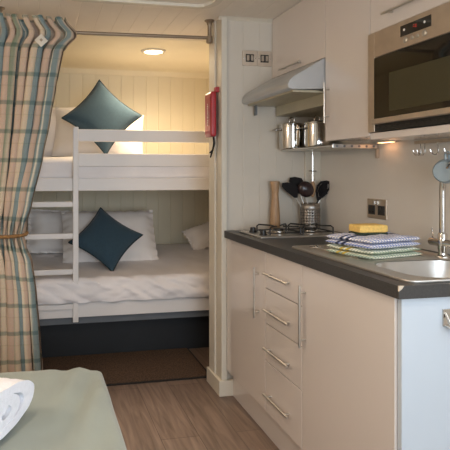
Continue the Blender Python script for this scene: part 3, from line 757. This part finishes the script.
# ================================================================ COOKER HOOD
hd = thing('cooker_hood', 'silver pull-out cooker hood sloping below the wall cabinet', 'cooker hood', (1.3, 2.53, 1.58))
prof = [(1.28, 1.738), (1.262, 1.738), (1.12, 1.655), (1.096, 1.635), (1.088, 1.615), (1.092, 1.598), (1.108, 1.592), (1.28, 1.598)]
obj('canopy', poly_prism(nb(), [(x, 2.245, z) for x, z in prof], (0, .57, 0)), M['hoodm'], hd, smooth=True, bevel=.003)
obj('underside_panel', bx(1.12, 1.50, 2.26, 2.80, 1.583, 1.5925), M['hoodun'], hd)
obj('filter_box', bx(1.285, 1.55, 2.28, 2.80, 1.53, 1.74), M['hoodun'], hd, bevel=.003)
bm = nb(); box(bm, 1.15, 1.16, 2.765, 2.79, 1.53, 1.592); obj('support_leg', bm, M['grey'], hd)

# ================================================================ PAN SHELF + PANS
ps = thing('pan_shelf', 'stainless steel pan shelf on brackets beneath the cooker hood', 'shelf', (1.44, 2.53, 1.34))
bm = nb()
for k in range(7):
    x = 1.33+k*.037; tube(bm, [(x, 2.275, 1.342), (x, 2.80, 1.342)], .003, 8)
obj('wires', bm, M['steel'], ps, smooth=True)
obj('tray', bx(1.325, 1.555, 2.28, 2.80, 1.334, 1.338), M['steel'], ps)
obj('front_rail', tube(nb(), [(1.322, 2.27, 1.341), (1.322, 2.808, 1.341)], .006, 12), M['chrome'], ps, smooth=True)
er = obj('end_rail', bx(1.318, 1.552, 2.262, 2.270, 1.329, 1.351), M['steel'], ps, bevel=.003)
for k in range(6): obj('hole', lathe(nb(), [(.006, 0), (.006, .001)], (1.34+k*.038, 2.262, 1.340), 14, axis=(0, -1, 0)), M['grey'], er)
bm = nb(); box(bm, 1.545, 1.558, 2.262, 2.274, 1.285, 1.329); seg_screw(bm, (1.5515, 2.262, 1.315), (0, -1, 0)); seg_screw(bm, (1.5515, 2.262, 1.295), (0, -1, 0))
obj('bracket', bm, M['satin'], ps)
def pan(x, y, r, h, label):
    t = thing('saucepan', label, 'saucepan', (x, y, 1.345), 'steel saucepans on the pan shelf')
    c = (x, y, 1.345)
    obj('pot', lathe(nb(), [(r*.9, 0), (r*.97, .004), (r, .02), (r, h-.003), (r+.003, h), (r-.001, h)], c, 40), M['chrome'], t, smooth=True)
    l = obj('lid', lathe(nb(), [(r+.002, h), (r+.002, h+.004), (r*.8, h+.010), (r*.3, h+.016), (.001, h+.017)], c, 40), M['chrome'], t, smooth=True)
    obj('knob', tube(nb(), [(x-.014*math.cos(0), y, 1.345+h+.012), (x-.016, y, 1.345+h+.03), (x-.008, y, 1.345+h+.042), (x+.008, y, 1.345+h+.042), (x+.016, y, 1.345+h+.03), (x+.014, y, 1.345+h+.012)], .004, 10), M['chrome'], l, smooth=True)
    for s in (-1, 1):
        dd = Vector((-.55, .82, 0)) * s if s == 1 else Vector((.55, -.82, 0)); dd = Vector((-.98, .2, 0))*s
        sd = Vector((-dd.y, dd.x, 0)); q = Vector((x, y, 1.345+h*.8))+dd*(r-.002)
        obj('side_handle', tube(nb(), [q+sd*.022, q+sd*.022+dd*.025, q+sd*.012+dd*.036, q-sd*.012+dd*.036, q-sd*.022+dd*.025, q-sd*.022], .0042, 10), M['chrome'], t, smooth=True)
pan(1.348, 2.735, .068, .130, 'lidded steel saucepan at the wall end of the pan shelf')
pan(1.425, 2.60, .066, .130, 'lidded steel saucepan half hidden by the tall cabinet door')

# small warm light below the tall wall cabinet
ul = thing('under_cabinet_light', 'slim warm strip light under the tall wall cabinet', 'light', (1.50, 2.1, 1.355))
obj('housing', bx(1.515, 1.545, 2.12, 2.22, 1.354, 1.366), M['trim'], ul)
obj('lens', bx(1.518, 1.542, 2.125, 2.215, 1.3525, 1.354), mat('strip_lens', 'FFE2B8', .4, emit='FFB880', es=4), ul)

# ================================================================ HOOK RAIL + MUG
hr = thing('hook_rail', 'steel rail with hooks under the microwave cabinet', 'hook rail', (1.5, 1.65, 1.345))
XR = 1.47
obj('rail', bx(XR-.008, XR+.008, 1.42, 1.895, 1.331, 1.344), M['satin'], hr, bevel=.001)
for y in (1.868, 1.845, 1.772, 1.70, 1.6):
    obj('hook', tube(nb(), [(XR, y, 1.343), (XR-.002, y-.003, 1.318), (XR-.004, y-.006, 1.296), (XR-.009, y-.002, 1.286), (XR-.018, y+.005, 1.286), (XR-.023, y+.010, 1.297), (XR-.025, y+.011, 1.306)], .0022, 8), M['chrome'], hr, smooth=True)
mg = thing('mug', 'blue-grey mug hanging by its handle from the hook rail', 'mug', (1.458, 1.70, 1.22))
# mug hangs tilted: axis roughly horizontal, towards the room
ax = Vector((.80, .55, .03)).normalized(); mc = Vector((1.435, 1.70, 1.222))
obj('cup', lathe(nb(), [(.001, .002), (.034, .002), (.036, 0), (.041, .005), (.046, .03), (.047, .09), (.0445, .09), (.043, .03), (.036, .009), (.001, .008)], mc, 36, axis=ax, caps=False), M['mug'], mg, smooth=True)
up = Vector((0, 0, 1)); up = (up-ax*up.dot(ax)).normalized()
obj('handle', tube(nb(), [mc+ax*.018+up*.043, mc+ax*.018+up*.060, mc+ax*.03+up*.070, mc+ax*.05+up*.070, mc+ax*.062+up*.060, mc+ax*.064+up*.044], .005, 10), M['mug'], mg, smooth=True)

# ================================================================ TEA TOWELS + SPONGE
def folded(cx, cy, z0, ax_, by_, th, layers, rot, m, seed, skew=0):
    bm = nb(); uvl = bm.loops.layers.uv.new('UVMap'); n = 34; out = []
    cr, sr = math.cos(rot), math.sin(rot)
    lh = th/layers
    for L_ in range(layers):
        G = {}
        for side in (0, 1):
            for i in range(n+1):
                for j in range(n+1):
                    s = i/n*2-1; t = j/n*2-1
                    f = (1-abs(s)**8)*(1-abs(t)**8)
                    a = s*ax_/2*(1-.015*L_); b = t*by_/2*(1-.01*L_) + skew*a
                    z = z0+lh*(L_+.5) + (side-.5)*lh*(.98*f**.5) + .0035*noise.noise(Vector((a*14+seed, b*14, L_*2)))*(1 if L_ else .3)
                    if L_ == layers-1 and side: z += .014*max(0, s)**2*max(0, t+.3) + .004*noise.noise(Vector((a*30, b*30, seed)))
                    if side and (i in (0, n) or j in (0, n)): G[side, i, j] = G[0, i, j]; continue
                    G[side, i, j] = (bm.verts.new((cx+a*cr-b*sr, cy+a*sr+b*cr, max(z, z0))), (a+L_*.003, b + (z-z0)))
        for side in (0, 1):
            for i in range(n):
                for j in range(n):
                    q = [G[side, i, j], G[side, i+1, j], G[side, i+1, j+1], G[side, i, j+1]]
                    try: f = bm.faces.new([k[0] for k in q])
                    except ValueError: continue
                    for lp in f.loops:
                        for k in q:
                            if k[0] == lp.vert: lp[uvl].uv = k[1]
    return bm
tc_ = (1.245, 1.845)
rot = R(14)
t1 = thing('tea_towel', 'folded pale green checked tea towel, lower of the two on the drainer', 'tea towel', (tc_[0], tc_[1], .906), 'folded tea towels on the drainer')
obj('cloth', folded(tc_[0], tc_[1], .9065, .265, .235, .034, 2, rot, None, 1), M['tt_green'], t1, smooth=True)
t2 = thing('tea_towel', 'folded blue checked tea towel lying on top under the sponge', 'tea towel', (tc_[0], tc_[1], .941), 'folded tea towels on the drainer')
obj('cloth', folded(tc_[0]-.003, tc_[1]+.003, .9415, .262, .232, .040, 2, rot, None, 5), M['tt_blue'], t2, smooth=True)
sp = thing('sponge', 'yellow washing-up sponge with dark scouring pad on the tea towels', 'sponge', (1.24, 1.87, .98))
def rotbox(cx, cy, hx, hy, z0, z1, rot, r=.006, amp=.001):
    bm = soft_box(-hx, hx, -hy, hy, z0, z1, r, amp, 60, 12)
    bmesh.ops.transform(bm, matrix=Matrix.Translation((cx, cy, 0)) @ Matrix.Rotation(rot, 4, 'Z'), verts=bm.verts); return bm
obj('foam', rotbox(1.24, 1.87, .060, .040, .989, 1.018, R(0)), M['sponge'], sp, smooth=True)
obj('scouring_pad', rotbox(1.24, 1.87, .060, .040, .980, .989, R(0), .003), M['scour'], sp, smooth=True)

# ================================================================ FOREGROUND BED + TOWEL
bd = thing('double_bed', 'low double bed with a pale sage green bedspread in the foreground', 'bed', (-.5, 1.1, 0))
obj('base', bx(-1.25, .13, .1, 1.90, 0, .26), M['dark'], bd)
obj('mattress', soft_box(-1.27, .18, .06, 1.96, .26, .47, .05, 0, cuts=16), M['linen'], bd, smooth=True)
def spread():
    bm = soft_box(-1.29, .225, .02, 2.01, .10, .505, .034, 0, cuts=70)
    for f in [f for f in bm.faces if f.normal.z < -.9]: bm.faces.remove(f)
    for v in bm.verts:
        x, y, z = v.co
        k = noise.noise(Vector((x*3.2, y*3.2, z*3)))*.012 + noise.noise(Vector((x*9, y*6, z*6)))*.004
        if z > .47:
            v.co.z += k
            # soft corner and folds running down from it
            dcor = math.hypot(x-.2, y-1.95)
            v.co.z -= .008*math.exp(-(dcor/.10)**2)
            v.co.z += .014*math.sin((x*.9+ (2-y)*.25)*60)*math.exp(-((x-.14)/.08)**2)*math.exp(-((y-1.75)/.35)**2)
        else:
            v.co.x += (.02*math.sin(y*22)+.01)*(0.5-z)*1.2*(1 if x > 0 else 0)
            v.co.y += (.02*math.sin(x*20)+.01)*(0.5-z)*1.2*(1 if y > 1.5 else 0)
    return bm
obj('bedspread', spread(), M['sage'], bd, smooth=True, solid=.004)

def rolled_towel():
    """flattened spiral cross-section swept along the roll axis"""
    bm = nb(); turns = 2.2; n = 110; th = .026
    ang = R(-26); axd = Vector((math.cos(ang), math.sin(ang), 0)); cr_ = Vector((-math.sin(ang), math.cos(ang), 0))
    c0 = Vector((-.092, 1.478, .515+.062)); L_ = .42; ns = 40
    def sec(t):   # t in 0..1 from the inside
        a = t*turns*2*PI + .6; r = .010 + (.068-.010-th/2)*t
        ex = 1.0 + 1.9*min(1, r/.05)
        return a, r, ex
    rings = []
    for j in range(ns+1):
        row_o, row_i = [], []
        s = -L_ + L_*j/ns
        for i in range(n+1):
            t = i/n; a, r, ex = sec(t)
            sag = 0.0
            endr = .004*noise.noise(Vector((i*.15, 3.1, 0))) if j == ns else 0
            for lst, rr in ((row_o, r+th/2*.88), (row_i, r-th/2*.88)):
                p = c0 + axd*(s+endr) + cr_*(math.cos(a)*rr*ex) + Vector((0, 0, math.sin(a)*rr))
                p += Vector((.3, .3, 1))*.007*noise.noise(Vector((s*22, a*2.2, 1))) * (1 if t > .7 else .2)
                p.z = max(p.z, .512)
                lst.append(bm.verts.new(p))
        rings.append((row_o, row_i))
    for (o0, i0), (o1, i1) in zip(rings, rings[1:]):
        for k in range(n):
            bm.faces.new((o0[k], o0[k+1], o1[k+1], o1[k])); bm.faces.new((i0[k], i1[k], i1[k+1], i0[k+1]))
        bm.faces.new((o0[n], i0[n], i1[n], o1[n])); bm.faces.new((o0[0], o1[0], i1[0], i0[0]))
    for o_, i_ in (rings[0], rings[-1]):
        for k in range(n): bm.faces.new((o_[k], i_[k], i_[k+1], o_[k+1]))
    return bm
o = obj('rolled_towel', rolled_towel(), M['towel'], smooth=True, loc=(-.2, 1.6, .505)); tag(o, 'white terry towel rolled up on the sage green bedspread', 'towel')

for o in bpy.data.objects:
    if '_o' in o: del o['_o']
